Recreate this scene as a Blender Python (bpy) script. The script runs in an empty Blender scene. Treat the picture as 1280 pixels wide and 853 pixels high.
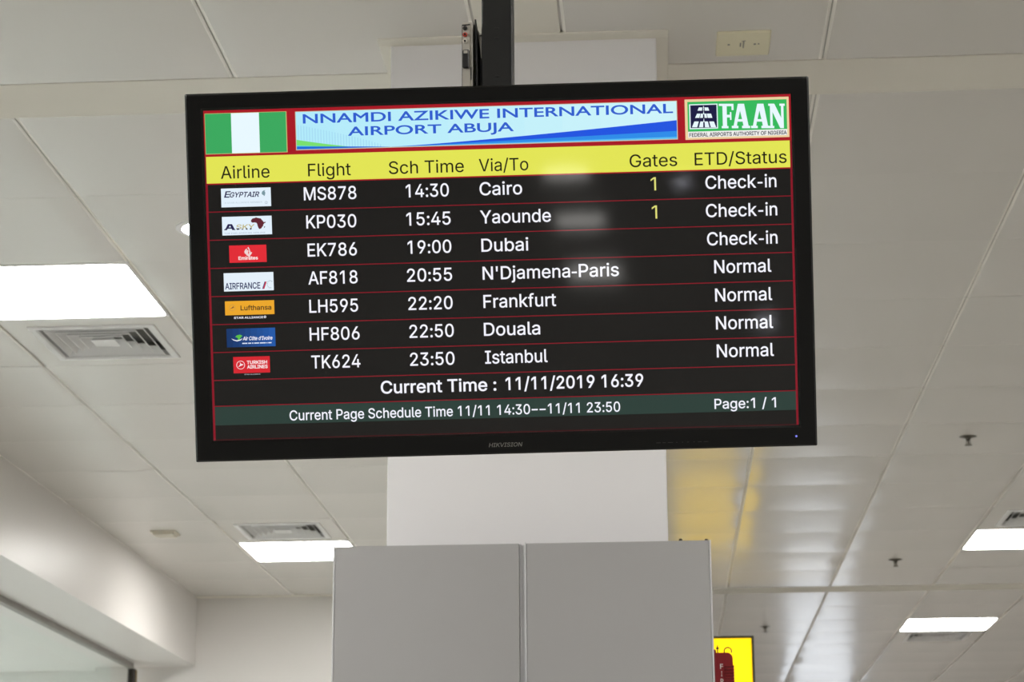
import bpy, math, random
from mathutils import Matrix, Vector

random.seed(7)
SC = bpy.context.scene
COL = SC.collection
PI = math.pi

# ------------------------------------------------------------------ camera
cam_d = bpy.data.cameras.new('camera')
cam = bpy.data.objects.new('camera', cam_d)
COL.objects.link(cam)
SC.camera = cam
cam_d.sensor_width = 36.0
cam_d.lens = 2766.98 / 1280 * 36
cam_d.clip_start = 0.05
cam_d.clip_end = 200


def basis(yaw, pitch, roll):
    y, p, r = (math.radians(a) for a in (yaw, pitch, roll))
    f = Vector((-math.sin(y) * math.cos(p), math.cos(y) * math.cos(p), math.sin(p)))
    rt = Vector((math.cos(y), math.sin(y), 0))
    up = rt.cross(f)
    return rt * math.cos(r) + up * math.sin(r), -rt * math.sin(r) + up * math.cos(r), f


def frame_matrix(loc, yaw, pitch, roll):
    rt, up, f = basis(yaw, pitch, roll)
    m = Matrix((rt, up, -f)).transposed().to_4x4()
    m.translation = Vector(loc)
    return m


cam.matrix_world = frame_matrix((0, 0, 1.6), 3.71831, 15.07673, -0.351657)
cam_d.dof.use_dof = True
cam_d.dof.focus_distance = 3.42
cam_d.dof.aperture_fstop = 16.0

# ------------------------------------------------------------------ light levels
PANEL_POWER = 29.5       # luminance of the square ceiling panels
DOWNLIGHT_POWER = 200.0
FILL_DOME_POWER = 200.0
SIGN_POWER = 1.4
WINDOW_POWER = 1.7
w = bpy.data.worlds.new('world')
SC.world = w
w.use_nodes = True
w.node_tree.nodes['Background'].inputs[0].default_value = (0.8, 0.9, 1.0, 1)
w.node_tree.nodes['Background'].inputs[1].default_value = 0.3
vs = SC.view_settings
SC.display_settings.display_device = 'sRGB'
vs.view_transform = 'Standard'
vs.look = 'None'
vs.gamma = 1.0
vs.use_curve_mapping = False
vs.exposure = 0.0
SC.cycles.use_denoising = True
SC.cycles.max_bounces = 10
SC.cycles.diffuse_bounces = 6
SC.cycles.sample_clamp_indirect = 6.0


# ------------------------------------------------------------------ materials
def lin(c):
    out = []
    for v in c:
        v = v / 255.0
        out.append(v / 12.92 if v <= 0.04045 else ((v + 0.055) / 1.055) ** 2.4)
    return tuple(out) + (1.0,)


MATS = {}


def paint(name, rgb, rough=0.5, metal=0.0, spec=0.5, var=0.04, scale=8.0, bump=0.0, coat=0.0):
    """painted or plastic surface: a principled shader whose colour and gloss wander a little"""
    if name in MATS:
        return MATS[name]
    m = bpy.data.materials.new(name)
    m.use_nodes = True
    nt = m.node_tree
    b = nt.nodes['Principled BSDF']
    b.inputs['Metallic'].default_value = metal
    b.inputs['Specular IOR Level'].default_value = spec
    b.inputs['Coat Weight'].default_value = coat
    tc = nt.nodes.new('ShaderNodeTexCoord')
    nz = nt.nodes.new('ShaderNodeTexNoise')
    nz.inputs['Scale'].default_value = scale
    nz.inputs['Detail'].default_value = 3
    nt.links.new(tc.outputs['Object'], nz.inputs['Vector'])
    mx = nt.nodes.new('ShaderNodeMix')
    mx.data_type = 'RGBA'
    c = lin(rgb)
    mx.inputs[6].default_value = tuple(x * (1 - var) for x in c[:3]) + (1,)
    mx.inputs[7].default_value = tuple(min(1, x * (1 + var)) for x in c[:3]) + (1,)
    nt.links.new(nz.outputs['Fac'], mx.inputs[0])
    nt.links.new(mx.outputs[2], b.inputs['Base Color'])
    mr = nt.nodes.new('ShaderNodeMapRange')
    mr.inputs['To Min'].default_value = max(0.02, rough * 0.9)
    mr.inputs['To Max'].default_value = min(1, rough * 1.1)
    nt.links.new(nz.outputs['Fac'], mr.inputs['Value'])
    nt.links.new(mr.outputs['Result'], b.inputs['Roughness'])
    if bump:
        bp = nt.nodes.new('ShaderNodeBump')
        bp.inputs['Strength'].default_value = bump
        bp.inputs['Distance'].default_value = 0.002
        nt.links.new(nz.outputs['Fac'], bp.inputs['Height'])
        nt.links.new(bp.outputs['Normal'], b.inputs['Normal'])
    MATS[name] = m
    return m


def lamp_mat(name, rgb, power, own=None):
    if name in MATS:
        return MATS[name]
    m = bpy.data.materials.new(name)
    m.use_nodes = True
    b = m.node_tree.nodes['Principled BSDF']
    b.inputs['Base Color'].default_value = (0.8, 0.8, 0.8, 1) if own is None else tuple(x * own for x in lin(rgb)[:3]) + (1,)
    b.inputs['Emission Color'].default_value = lin(rgb)
    b.inputs['Emission Strength'].default_value = power
    MATS[name] = m
    return m


def px(rgb, level=1.0):
    """a lit colour of the flat panel screen under its semi-gloss front sheet"""
    name = 'screen_%02x%02x%02x' % tuple(rgb)
    if name in MATS:
        return MATS[name]
    m = bpy.data.materials.new(name)
    m.use_nodes = True
    b = m.node_tree.nodes['Principled BSDF']
    b.inputs['Base Color'].default_value = (0.004, 0.004, 0.004, 1)
    b.inputs['Roughness'].default_value = 0.045
    b.inputs['Specular IOR Level'].default_value = 0.42
    b.inputs['Emission Color'].default_value = lin(rgb)
    b.inputs['Emission Strength'].default_value = level
    MATS[name] = m
    return m


def glass_mat(name, tint, ior=1.5):
    m = bpy.data.materials.new(name)
    m.use_nodes = True
    nt = m.node_tree
    nt.nodes.clear()
    out = nt.nodes.new('ShaderNodeOutputMaterial')
    mix = nt.nodes.new('ShaderNodeMixShader')
    fr = nt.nodes.new('ShaderNodeFresnel')
    fr.inputs['IOR'].default_value = ior
    tr = nt.nodes.new('ShaderNodeBsdfTransparent')
    tr.inputs[0].default_value = tint
    gl = nt.nodes.new('ShaderNodeBsdfGlossy')
    gl.inputs['Roughness'].default_value = 0.02
    ge = nt.nodes.new('ShaderNodeNewGeometry')
    inv = nt.nodes.new('ShaderNodeMath')
    inv.operation = 'SUBTRACT'
    inv.inputs[0].default_value = 1.0
    nt.links.new(ge.outputs['Backfacing'], inv.inputs[1])
    mul = nt.nodes.new('ShaderNodeMath')
    mul.operation = 'MULTIPLY'
    nt.links.new(fr.outputs[0], mul.inputs[0])
    nt.links.new(inv.outputs[0], mul.inputs[1])
    nt.links.new(mul.outputs[0], mix.inputs[0])
    nt.links.new(tr.outputs[0], mix.inputs[1])
    nt.links.new(gl.outputs[0], mix.inputs[2])
    nt.links.new(mix.outputs[0], out.inputs[0])
    return m


SEAM = paint('pale_tile_edge', (244, 241, 234), 0.5, var=0.01)  # long folded edges, coloured paler than the tile faces
CEIL = paint('metal_tile_paint', (220, 217, 211), 0.26, spec=0.5, var=0.015, scale=1.5)
CEIL.node_tree.nodes['Principled BSDF'].inputs['IOR'].default_value = 1.95     # enamelled steel, strong sheen at low angles
PLASTER = paint('ceiling_plaster', (235, 231, 220), 0.65, var=0.015, scale=3)
WALLP = paint('wall_paint', (229, 226, 223), 0.37, var=0.01, scale=2.5)
ADJ = paint('pale_green_white_paint', (228, 231, 227), 0.6, var=0.01)
COLUMN = paint('column_paint', (241, 240, 242), 0.55, var=0.012, scale=4, bump=0.05)
CLAD = paint('grey_laminate', (173, 172, 172), 0.40, var=0.012, scale=5)
ALU = paint('anodised_aluminium', (216, 216, 218), 0.4, metal=0.0, var=0.02)
WHITEM = paint('white_powder_coat', (240, 240, 240), 0.45, var=0.015)
DUCT = paint('dark_duct', (140, 140, 136), 0.8)
BLACKM = paint('black_powder_coat', (22, 23, 23), 0.5, var=0.1, scale=60)
BEZELM = paint('black_bezel_plastic', (9, 10, 9), 0.36, spec=0.35, var=0.08, scale=40)
CASEM = paint('black_case_plastic', (18, 18, 18), 0.6)
GREYPL = paint('grey_box_plastic', (176, 172, 162), 0.5, var=0.04, scale=40)
BLACKPL = paint('black_plastic', (16, 16, 17), 0.45)
REDPL = paint('red_jack', (190, 60, 40), 0.4)
WHITEPL = paint('white_jack', (225, 220, 208), 0.4)
CHROME = paint('chrome', (210, 210, 208), 0.18, metal=1.0)
IVORY = paint('ivory_plastic', (238, 232, 202), 0.5, var=0.02)
BEIGE = paint('beige_plastic', (228, 222, 206), 0.5, var=0.02)
SPRK = paint('sprinkler_metal', (96, 92, 82), 0.4, metal=0.6)
FRAMEM = paint('bronze_metal', (58, 54, 48), 0.4, metal=0.3)
GOLD = paint('gold_edge', (190, 165, 110), 0.35, metal=0.5)
RAILM = paint('grey_metal_rail', (150, 148, 142), 0.4, metal=0.3)
FIRERED = paint('fire_red_plastic', (140, 16, 28), 0.38, var=0.04, scale=30)
SIGNBLK = paint('sign_frame_black', (30, 28, 20), 0.5)
MARKD = paint('dim_grey_print', (150, 148, 144), 0.6)
KEYM = paint('faint_key_print', (66, 65, 63), 0.6)
MARKW = paint('white_print', (232, 226, 222), 0.6)
MARKG = paint('faint_grey_print', (150, 147, 134), 0.6)
YELLOWST = paint('yellow_sticker', (150, 150, 40), 0.6)
PANEL_LIT = lamp_mat('panel_light_lit', (255, 252, 247), PANEL_POWER)
DOWN_LIT = lamp_mat('downlight_lit', (238, 240, 255), DOWNLIGHT_POWER)
SIGN_LIT = lamp_mat('sign_face_lit', (255, 212, 8), SIGN_POWER, 0.35)
DAY_LIT = lamp_mat('daylight_pane', (236, 244, 255), WINDOW_POWER)
LED_LIT = lamp_mat('blue_led', (30, 46, 255), 0.9)
GLASS = glass_mat('clear_glass', (0.95, 0.965, 0.955, 1), 1.35)


def floor_mat():
    m = bpy.data.materials.new('polished_floor_tiles')
    m.use_nodes = True
    nt = m.node_tree
    b = nt.nodes['Principled BSDF']
    tc = nt.nodes.new('ShaderNodeTexCoord')
    br = nt.nodes.new('ShaderNodeTexBrick')
    br.offset = 0.0
    br.inputs['Scale'].default_value = 1.0
    br.inputs['Brick Width'].default_value = 0.6
    br.inputs['Row Height'].default_value = 0.6
    br.inputs['Mortar Size'].default_value = 0.003
    br.inputs['Color1'].default_value = lin((161, 158, 152))
    br.inputs['Color2'].default_value = lin((156, 153, 147))
    br.inputs['Mortar'].default_value = lin((150, 140, 122))
    nt.links.new(tc.outputs['Object'], br.inputs['Vector'])
    nt.links.new(br.outputs['Color'], b.inputs['Base Color'])
    b.inputs['Roughness'].default_value = 0.022
    return m


FLOORM = floor_mat()


# ------------------------------------------------------------------ mesh builder
class MB:
    def __init__(s):
        s.v, s.f, s.m, s.mats = [], [], [], []

    def mi(s, mat):
        if mat not in s.mats:
            s.mats.append(mat)
        return s.mats.index(mat)

    def add(s, verts, faces, mat):
        o = len(s.v)
        i = s.mi(mat)
        s.v += [tuple(p) for p in verts]
        for f in faces:
            s.f.append([o + k for k in f])
            s.m.append(i)

    def box(s, x0, x1, y0, y1, z0, z1, mat, bev=0.0):
        if bev <= 0:
            v = [(x, y, z) for x in (x0, x1) for y in (y0, y1) for z in (z0, z1)]
            s.add(v, [(0, 1, 3, 2), (4, 6, 7, 5), (0, 4, 5, 1), (2, 3, 7, 6), (0, 2, 6, 4), (1, 5, 7, 3)], mat)
            return
        # chamfered box
        b = bev
        X, Y, Z = (x0, x1), (y0, y1), (z0, z1)
        v, idx = [], {}
        for i in (0, 1):
            for j in (0, 1):
                for k in (0, 1):
                    sx, sy, sz = (1, -1)[i], (1, -1)[j], (1, -1)[k]
                    for a in range(3):
                        p = [X[i] + sx * b, Y[j] + sy * b, Z[k] + sz * b]
                        p[a] = (X[i], Y[j], Z[k])[a]
                        idx[i, j, k, a] = len(v)
                        v.append(tuple(p))
        F = []
        for i in (0, 1):
            F.append([idx[i, 0, 0, 0], idx[i, 1, 0, 0], idx[i, 1, 1, 0], idx[i, 0, 1, 0]])
            F.append([idx[0, i, 0, 1], idx[1, i, 0, 1], idx[1, i, 1, 1], idx[0, i, 1, 1]])
            F.append([idx[0, 0, i, 2], idx[1, 0, i, 2], idx[1, 1, i, 2], idx[0, 1, i, 2]])
        for i in (0, 1):
            for j in (0, 1):
                F.append([idx[0, i, j, 1], idx[1, i, j, 1], idx[1, i, j, 2], idx[0, i, j, 2]])
                F.append([idx[i, 0, j, 0], idx[i, 1, j, 0], idx[i, 1, j, 2], idx[i, 0, j, 2]])
                F.append([idx[i, j, 0, 0], idx[i, j, 1, 0], idx[i, j, 1, 1], idx[i, j, 0, 1]])
        for i in (0, 1):
            for j in (0, 1):
                for k in (0, 1):
                    F.append([idx[i, j, k, 0], idx[i, j, k, 1], idx[i, j, k, 2]])
        s.add(v, F, mat)

    def quad(s, a, b, c, d, mat):
        s.add([a, b, c, d], [(0, 1, 2, 3)], mat)

    def poly(s, pts, z, mat):
        """flat polygon in the local XY plane (fan of triangles from Blender's own tessellation)"""
        from mathutils.geometry import tessellate_polygon
        P = [Vector((x, y, 0)) for x, y in pts]
        tris = tessellate_polygon([P])
        s.add([(x, y, z) for x, y in pts], tris, mat)

    def rect(s, x0, y0, x1, y1, z, mat):
        x0, x1 = min(x0, x1), max(x0, x1)
        y0, y1 = min(y0, y1), max(y0, y1)
        s.add([(x0, y0, z), (x1, y0, z), (x1, y1, z), (x0, y1, z)], [(0, 1, 2, 3)], mat)

    def ring(s, cx, cy, r0, r1, z, mat, n=32):
        v = []
        for k in range(n):
            a = 2 * PI * k / n
            v.append((cx + r0 * math.cos(a), cy + r0 * math.sin(a), z))
            v.append((cx + r1 * math.cos(a), cy + r1 * math.sin(a), z))
        s.add(v, [(2 * k, 2 * k + 1, (2 * k + 3) % (2 * n), (2 * k + 2) % (2 * n)) for k in range(n)], mat)

    def disc(s, cx, cy, r, z, mat, n=28):
        s.poly([(cx + r * math.cos(2 * PI * k / n), cy + r * math.sin(2 * PI * k / n)) for k in range(n)], z, mat)

    def lathe(s, prof, mat, c=(0, 0, 0), axis='z', n=28):
        """revolve (radius, height) pairs"""
        v = []
        for r, h in prof:
            for k in range(n):
                a = 2 * PI * k / n
                p = (r * math.cos(a), r * math.sin(a), h)
                if axis == 'y':
                    p = (p[0], p[2], p[1])
                elif axis == 'x':
                    p = (p[2], p[0], p[1])
                v.append((p[0] + c[0], p[1] + c[1], p[2] + c[2]))
        F = []
        for i in range(len(prof) - 1):
            for k in range(n):
                F.append((i * n + k, i * n + (k + 1) % n, (i + 1) * n + (k + 1) % n, (i + 1) * n + k))
        F.append(tuple(range(n)))
        F.append(tuple((len(prof) - 1) * n + k for k in range(n)))
        s.add(v, F, mat)

    def prism(s, pts, z0, z1, mat):
        """polygon in XY extruded along Z"""
        from mathutils.geometry import tessellate_polygon
        n = len(pts)
        tris = [tuple(t) for t in tessellate_polygon([[Vector((x, y, 0)) for x, y in pts]])]
        v = [(x, y, z0) for x, y in pts] + [(x, y, z1) for x, y in pts]
        F = tris + [tuple(n + i for i in t) for t in tris]
        F += [(k, (k + 1) % n, n + (k + 1) % n, n + k) for k in range(n)]
        s.add(v, F, mat)

    def build(s, name, parent=None, smooth=False, loc=None):
        me = bpy.data.meshes.new(name)
        me.from_pydata(s.v, [], s.f)
        for m in s.mats:
            me.materials.append(m)
        me.polygons.foreach_set('material_index', s.m)
        import bmesh
        bm = bmesh.new()
        bm.from_mesh(me)
        bmesh.ops.recalc_face_normals(bm, faces=bm.faces)
        bm.to_mesh(me)
        bm.free()
        if smooth:
            for p in me.polygons:
                p.use_smooth = True
            me.set_sharp_from_angle(angle=math.radians(35))
        me.update()
        o = bpy.data.objects.new(name, me)
        COL.objects.link(o)
        if parent:
            o.parent = parent
        if loc:
            o.location = loc
        return o


def tag(o, label=None, cat=None, group=None, kind=None):
    if label:
        o['label'] = label
    if cat:
        o['category'] = cat
    if group:
        o['group'] = group
    if kind:
        o['kind'] = kind
    return o


def empty(name, loc, label, cat, group=None):
    o = bpy.data.objects.new(name, None)
    o.empty_display_size = 0.1
    COL.objects.link(o)
    o.location = loc
    return tag(o, label, cat, group)


def copy_tree(o, parent=None):
    c = o.copy()
    COL.objects.link(c)
    if parent:
        c.parent = parent
    for ch in [x for x in bpy.data.objects if x.parent == o]:
        copy_tree(ch, c)
    return c


def struct(mb, name, label=None, smooth=False):
    o = mb.build(name, smooth=smooth)
    return tag(o, label, None, None, 'structure')


# ------------------------------------------------------------------ lettering
try:
    import os
    SANS = bpy.data.fonts.load(os.path.join(bpy.utils.resource_path('LOCAL'), 'datafiles', 'fonts', 'Inter.woff2'))
except Exception:
    SANS = None
_CAP = {}


def text_mesh(body, font, offset):
    """outline of a word, thickened by offset and filled by the nonzero rule"""
    from mathutils.geometry import interpolate_bezier, delaunay_2d_cdt
    cu = bpy.data.curves.new('lettering', 'FONT')
    if font:
        cu.font = font
    cu.body = body
    cu.size = 1.0
    ob = bpy.data.objects.new('lettering', cu)
    COL.objects.link(ob)
    dg = bpy.context.evaluated_depsgraph_get()
    dg.update()
    loops = []
    for sp in ob.evaluated_get(dg).to_curve(dg).splines:
        P = []
        pts = sp.bezier_points
        for i in range(len(pts)):
            p, q = pts[i], pts[(i + 1) % len(pts)]
            seg = interpolate_bezier(p.co, p.handle_right, q.handle_left, q.co, 7)
            for t in seg[:-1]:
                if not P or (Vector((t[0], t[1])) - P[-1]).length > 1e-4:
                    P.append(Vector((t[0], t[1])))
        while len(P) > 2 and (P[0] - P[-1]).length < 1e-4:
            P.pop()
        if len(P) > 2:
            lo, hi = Vector((min(p.x for p in P), min(p.y for p in P))), Vector((max(p.x for p in P), max(p.y for p in P)))
            if len(pts) == 4 and hi.y - lo.y < 0.13 and hi.x - lo.x > 0.2:
                if lo.y < 0.02:
                    continue                       # plain figure one, without a foot
                k_ = 0.84 if '--' not in body else 1.5
                mid = (lo.x + hi.x) / 2
                for p in P:
                    p.x = mid + (p.x - mid) * k_   # short hyphens, joined dashes
            loops.append(P)
    ob.evaluated_get(dg).to_curve_clear()
    bpy.data.objects.remove(ob)
    bpy.data.curves.remove(cu)
    area = sum(P[i].x * P[(i + 1) % len(P)].y - P[(i + 1) % len(P)].x * P[i].y for P in loops for i in range(len(P)))
    sg = 1 if area > 0 else -1
    out = []
    for P in loops:
        n = len(P)
        Q = []
        for i in range(n):
            d0 = (P[i] - P[i - 1]).normalized()
            d1 = (P[(i + 1) % n] - P[i]).normalized()
            n0, n1 = Vector((d0.y, -d0.x)), Vector((d1.y, -d1.x))
            m = n0 + n1
            if m.length < 0.3:
                m = n0
            else:
                m = m / max(0.35, m.length_squared / 2)
            Q.append(P[i] + m * offset * sg)
        out.append(Q)
    V, F = [], []
    # one glyph cluster at a time keeps the triangulation small
    out.sort(key=lambda Q: min(p.x for p in Q))
    groups = []
    for Q in out:
        lo, hi = min(p.x for p in Q), max(p.x for p in Q)
        if groups and lo < groups[-1][1]:
            groups[-1][0].append(Q)
            groups[-1][1] = max(groups[-1][1], hi)
        else:
            groups.append([[Q], hi])
    for Qs, _ in groups:
        pts, ed = [], []
        for Q in Qs:
            o = len(pts)
            pts += Q
            ed += [(o + i, o + (i + 1) % len(Q)) for i in range(len(Q))]
        vv, _e, ff, _a, _b, _c = delaunay_2d_cdt(pts, ed, [], 0, 1e-6)
        o = len(V)
        V += [(p.x, p.y, 0) for p in vv]
        for f in ff:
            c = sum((vv[i] for i in f), Vector((0, 0))) / len(f)
            wn = 0
            for i, j in ed:
                A, B = pts[i], pts[j]
                if (A.y <= c.y) != (B.y <= c.y):
                    if A.x + (c.y - A.y) / (B.y - A.y) * (B.x - A.x) > c.x:
                        wn += 1 if B.y > A.y else -1
            if wn:
                F.append(tuple(o + i for i in f))
    used = sorted({i for f in F for i in f})
    mp = {k: i for i, k in enumerate(used)}
    return [V[k] for k in used], [tuple(mp[i] for i in f) for f in F]


def letters(mb, body, x0, x1, base, cap, z, mat, font='sans', offset=0.012, shear=0.0):
    f = SANS if font == 'sans' else None
    key = (font, offset)
    if key not in _CAP:
        V, _ = text_mesh('H', f, offset)
        _CAP[key] = max(v[1] for v in V) - min(v[1] for v in V)
    V, F = text_mesh(body, f, offset)
    a, b = min(v[0] for v in V), max(v[0] for v in V)
    sx, sy = (x1 - x0) / (b - a), cap / _CAP[key]
    mb.add([(x0 + (v[0] - a) * sx + v[1] * sy * shear, base + v[1] * sy, z) for v in V], F, mat)


# ================================================================== STRUCTURE
H = 3.6                                   # ceiling height
XL = -2.785                               # face of the left bulkhead
XR, YB, YF = 7.75, -26.0, 21.4
FW = 13.235                               # wall at the end of the left side

b = MB()
b.box(-8.2, XR + 0.2, YB - 0.2, YF + 0.2, -0.12, 0.0, FLOORM)
struct(b, 'floor', 'polished beige tiled concourse floor')

# --- ceiling: square metal tiles, each sagging by a millimetre or two, in bays between plaster strips
PX_R, PX_L, PY = 0.6065, 0.6005, 0.6177
SX0, SX1 = -0.3855, -0.187                # lengthwise plaster strip
cols = []
x = SX0
while x - PX_L > XL - 0.02:
    cols.append((x - PX_L, x))
    x -= PX_L
x = SX1
while x < XR:
    cols.append((x, x + PX_R))
    x += PX_R
rows = []
STRIPS = []
for base in (5.14 - 8.25 * 4, 5.14 - 8.25 * 3, 5.14 - 8.25 * 2, 5.14 - 8.25, 5.14, 5.14 + 8.25):
    STRIPS.append((base - 0.22, base))
    for k in range(13):
        rows.append((base + k * PY, base + (k + 1) * PY))
rows = [r for r in rows if r[0] > YB - 0.3 and r[0] < YF]

COL_A, COL_B, COL_C = -1.8865, 1.938, 5.73       # tile columns that carry the lamps


def cell_of(px_, py_):
    c = min(cols, key=lambda q: abs((q[0] + q[1]) / 2 - px_))
    r = min(rows, key=lambda q: abs((q[0] + q[1]) / 2 - py_))
    return c, r


LIGHT_AT = [(COL_A, 6.684), (COL_A, 11.626), (COL_B, 11.626), (COL_B, 14.93),
            (COL_B, 6.684), (COL_C, 6.684), (COL_C, 11.626), (COL_C, 14.93), (COL_B, 19.87), (COL_C, 19.87),
            (COL_A, 3.377), (COL_B, 3.377), (COL_C, 3.377), (COL_A, -1.565), (COL_B, -1.565), (COL_C, -1.565),
            (COL_A, -4.87), (COL_B, -4.87), (COL_C, -4.87), (COL_A, -9.81), (COL_B, -9.81), (COL_C, -9.81)]
VENT_AT = [(COL_A, 7.302), (COL_A, 11.008), (COL_B, 11.008), (COL_B, 15.55)]
light_cells = [cell_of(*p) for p in LIGHT_AT]
vent_cells = [cell_of(*p) for p in VENT_AT]
VH = 0.205                                # half the vent opening

cb = MB()
N = 6
for c in cols:
    for r in rows:
        x0, x1, y0, y1 = c[0] + 0.0016, c[1] - 0.0016, r[0] + 0.0006, r[1] - 0.0006
        if (c, r) in light_cells:
            continue
        if x1 < -1.2 and y0 > FW + 0.05:
            continue
        sag = random.uniform(0.0010, 0.0026)
        tx, ty = random.uniform(-0.0004, 0.0004), random.uniform(-0.0006, 0.0006)
        bx, by = 0.0075, 0.0014           # folded edges
        xm, ym = (x0 + x1) / 2, (y0 + y1) / 2

        def zz(x, y):
            u, v = (x - xm) / (x1 - x0) * 2, (y - ym) / (y1 - y0) * 2
            return H - sag * (1 - u * u) * (1 - v * v) * 1.0 - sag * 0.9 * (1 - v * v) + tx * u + ty * v
        if (c, r) in vent_cells:
            q = [(x0 + bx, y0 + by), (x1 - bx, y0 + by), (x1 - bx, y1 - by), (x0 + bx, y1 - by)]
            i = [(xm - VH, ym - VH), (xm + VH, ym - VH), (xm + VH, ym + VH), (xm - VH, ym + VH)]
            V = [(a, d, H) for a, d in q] + [(a, d, H) for a, d in i]
            cb.add(V, [(k, (k + 1) % 4, 4 + (k + 1) % 4, 4 + k) for k in range(4)], CEIL)
            grid_edge = [(a, d, H) for a, d in q]
            out = [(x0, y0, H + 0.008), (x1, y0, H + 0.008), (x1, y1, H + 0.008), (x0, y1, H + 0.008)]
            cb.add(grid_edge + out, [(k, (k + 1) % 4, 4 + (k + 1) % 4, 4 + k) for k in range(4)], CEIL)
            continue
        gx = [x0 + bx + (x1 - x0 - 2 * bx) * k / N for k in range(N + 1)]
        gy = [y0 + by + (y1 - y0 - 2 * by) * k / N for k in range(N + 1)]
        V = [(a, d, zz(a, d)) for d in gy for a in gx]
        F = [(j * (N + 1) + i, j * (N + 1) + i + 1, (j + 1) * (N + 1) + i + 1, (j + 1) * (N + 1) + i)
             for j in range(N) for i in range(N)]
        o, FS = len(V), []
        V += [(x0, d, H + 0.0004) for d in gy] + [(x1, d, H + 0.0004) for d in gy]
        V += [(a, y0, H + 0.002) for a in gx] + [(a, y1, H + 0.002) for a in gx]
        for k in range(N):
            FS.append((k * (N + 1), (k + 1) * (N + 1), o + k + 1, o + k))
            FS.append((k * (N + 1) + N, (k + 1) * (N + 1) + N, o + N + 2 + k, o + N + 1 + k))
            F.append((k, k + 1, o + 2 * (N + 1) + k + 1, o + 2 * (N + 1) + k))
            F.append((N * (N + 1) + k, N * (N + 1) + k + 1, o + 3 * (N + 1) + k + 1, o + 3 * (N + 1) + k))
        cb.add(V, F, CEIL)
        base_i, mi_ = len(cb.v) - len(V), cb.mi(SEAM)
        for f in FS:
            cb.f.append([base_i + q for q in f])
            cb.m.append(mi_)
for e in sorted({q for c in cols for q in c}):
    cb.box(e - 0.012, e + 0.012, YB, YF, H + 0.0045, H + 0.02, CEIL)
for e in sorted({q for r in rows for q in r}):
    cb.box(XL, XR, e - 0.010, e + 0.010, H + 0.0082, H + 0.02, CEIL)
# slab that closes the void above the tiles
cb.box(XL - 0.4, XR + 0.2, YB - 0.2, YF + 0.2, H + 0.12, H + 0.2, PLASTER)
me_faces = len(cb.f)
co = cb.build('ceiling', smooth=True)
tag(co, 'pale square metal ceiling tiles in rows', None, None, 'structure')

n = 0
for s0, s1 in STRIPS:
    if s1 < YB or s0 > YF:
        continue
    n += 1
    b = MB()
    b.box(XL, XR, s0, s1, H - 0.0015, H + 0.02, PLASTER)
    struct(b, 'trim_%d' % n, 'plain plaster strip across the ceiling')
b = MB()
edges = [YB] + [e for s in STRIPS for e in s if YB < e < YF] + [YF]
edges = sorted(edges)
for s0, s1 in [(edges[i], edges[i + 1]) for i in range(len(edges) - 1)]:
    if any(abs(s0 - a) < 1e-6 for a, _ in STRIPS):
        continue
    b.box(SX0 + 0.004, SX1 - 0.004, s0, s1, H - 0.0015, H + 0.02, PLASTER)
struct(b, 'trim_%d' % (n + 1), 'narrow plaster strip running along the ceiling in line with the column')
n += 1
# L-shaped trim that frames the column head
CX0, CX1, CY0, CY1 = -0.585, 0.0275, 4.745, 5.357
b = MB()
for (a0, a1, d0, d1) in ((CX0 - 0.028, CX1 + 0.028, CY0 - 0.042, CY0), (CX0 - 0.028, CX0, CY0, CY1 + 0.04),
                         (CX1, CX1 + 0.028, CY0, CY1 + 0.04), (CX0, CX1, CY1, CY1 + 0.04)):
    b.box(a0, a1, d0, d1, H - 0.006, H + 0.001, PLASTER, 0.0015)
struct(b, 'trim_%d' % (n + 1), 'thin white trim framing the head of the column')

# --- left side: bulkhead, soffit, glazing, the room beyond it
ZB = 3.187
XG = -3.115
b = MB()
b.box(XL - 0.03, XL, YB, FW, ZB, H + 0.1, WALLP)                      # face
b.box(-3.30, XL - 0.03, YB, FW, ZB, ZB + 0.03, WALLP)                 # soffit
struct(b, 'wall_left', 'white bulkhead above the glazing on the left')
b = MB()
b.box(-3.30, -1.15, FW, FW + 0.12, 0, H + 0.1, WALLP)
b.box(-1.25, -1.15, FW + 0.12, YF, 0, H + 0.1, WALLP)
struct(b, 'wall_far_left', 'white wall at the end of the left side')
b = MB()
b.box(-1.25, 1.2, YF, YF + 0.15, 0, H + 0.1, WALLP)
b.box(1.9, XR + 0.2, YF, YF + 0.15, 0, H + 0.1, WALLP)
b.box(1.2, 1.9, YF, YF + 0.15, 3.40, H + 0.1, WALLP)
b.box(1.2, 1.9, YF, YF + 0.15, 0, 1.7, WALLP)
struct(b, 'wall_far', 'white wall at the far end of the hall')
b = MB()
b.box(XR, XR + 0.15, YB, YF, 0, H + 0.1, WALLP)
struct(b, 'wall_right', 'white wall on the right side')
b = MB()
b.box(-8.2, XR + 0.15, YB - 0.15, YB, 0, H + 0.1, WALLP)
struct(b, 'wall_back', 'white wall behind the viewer')
b = MB()
b.box(-8.0, -3.30, YB, 13.55, ZB + 0.012, ZB + 0.06, ADJ)
struct(b, 'ceiling_adjoining', 'pale ceiling of the room behind the glass')
b = MB()
b.box(-8.0, -3.16, 13.50, 13.6, 0, ZB + 0.012, ADJ)
b.box(-3.43, -3.16, 13.36, 13.50, 0, ZB + 0.012, ADJ)                 # pilaster beside the glazing
b.box(-8.1, -8.0, YB, 13.6, 0, ZB + 0.06, ADJ)
struct(b, 'wall_adjoining', 'pale wall of the room behind the glass')
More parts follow.
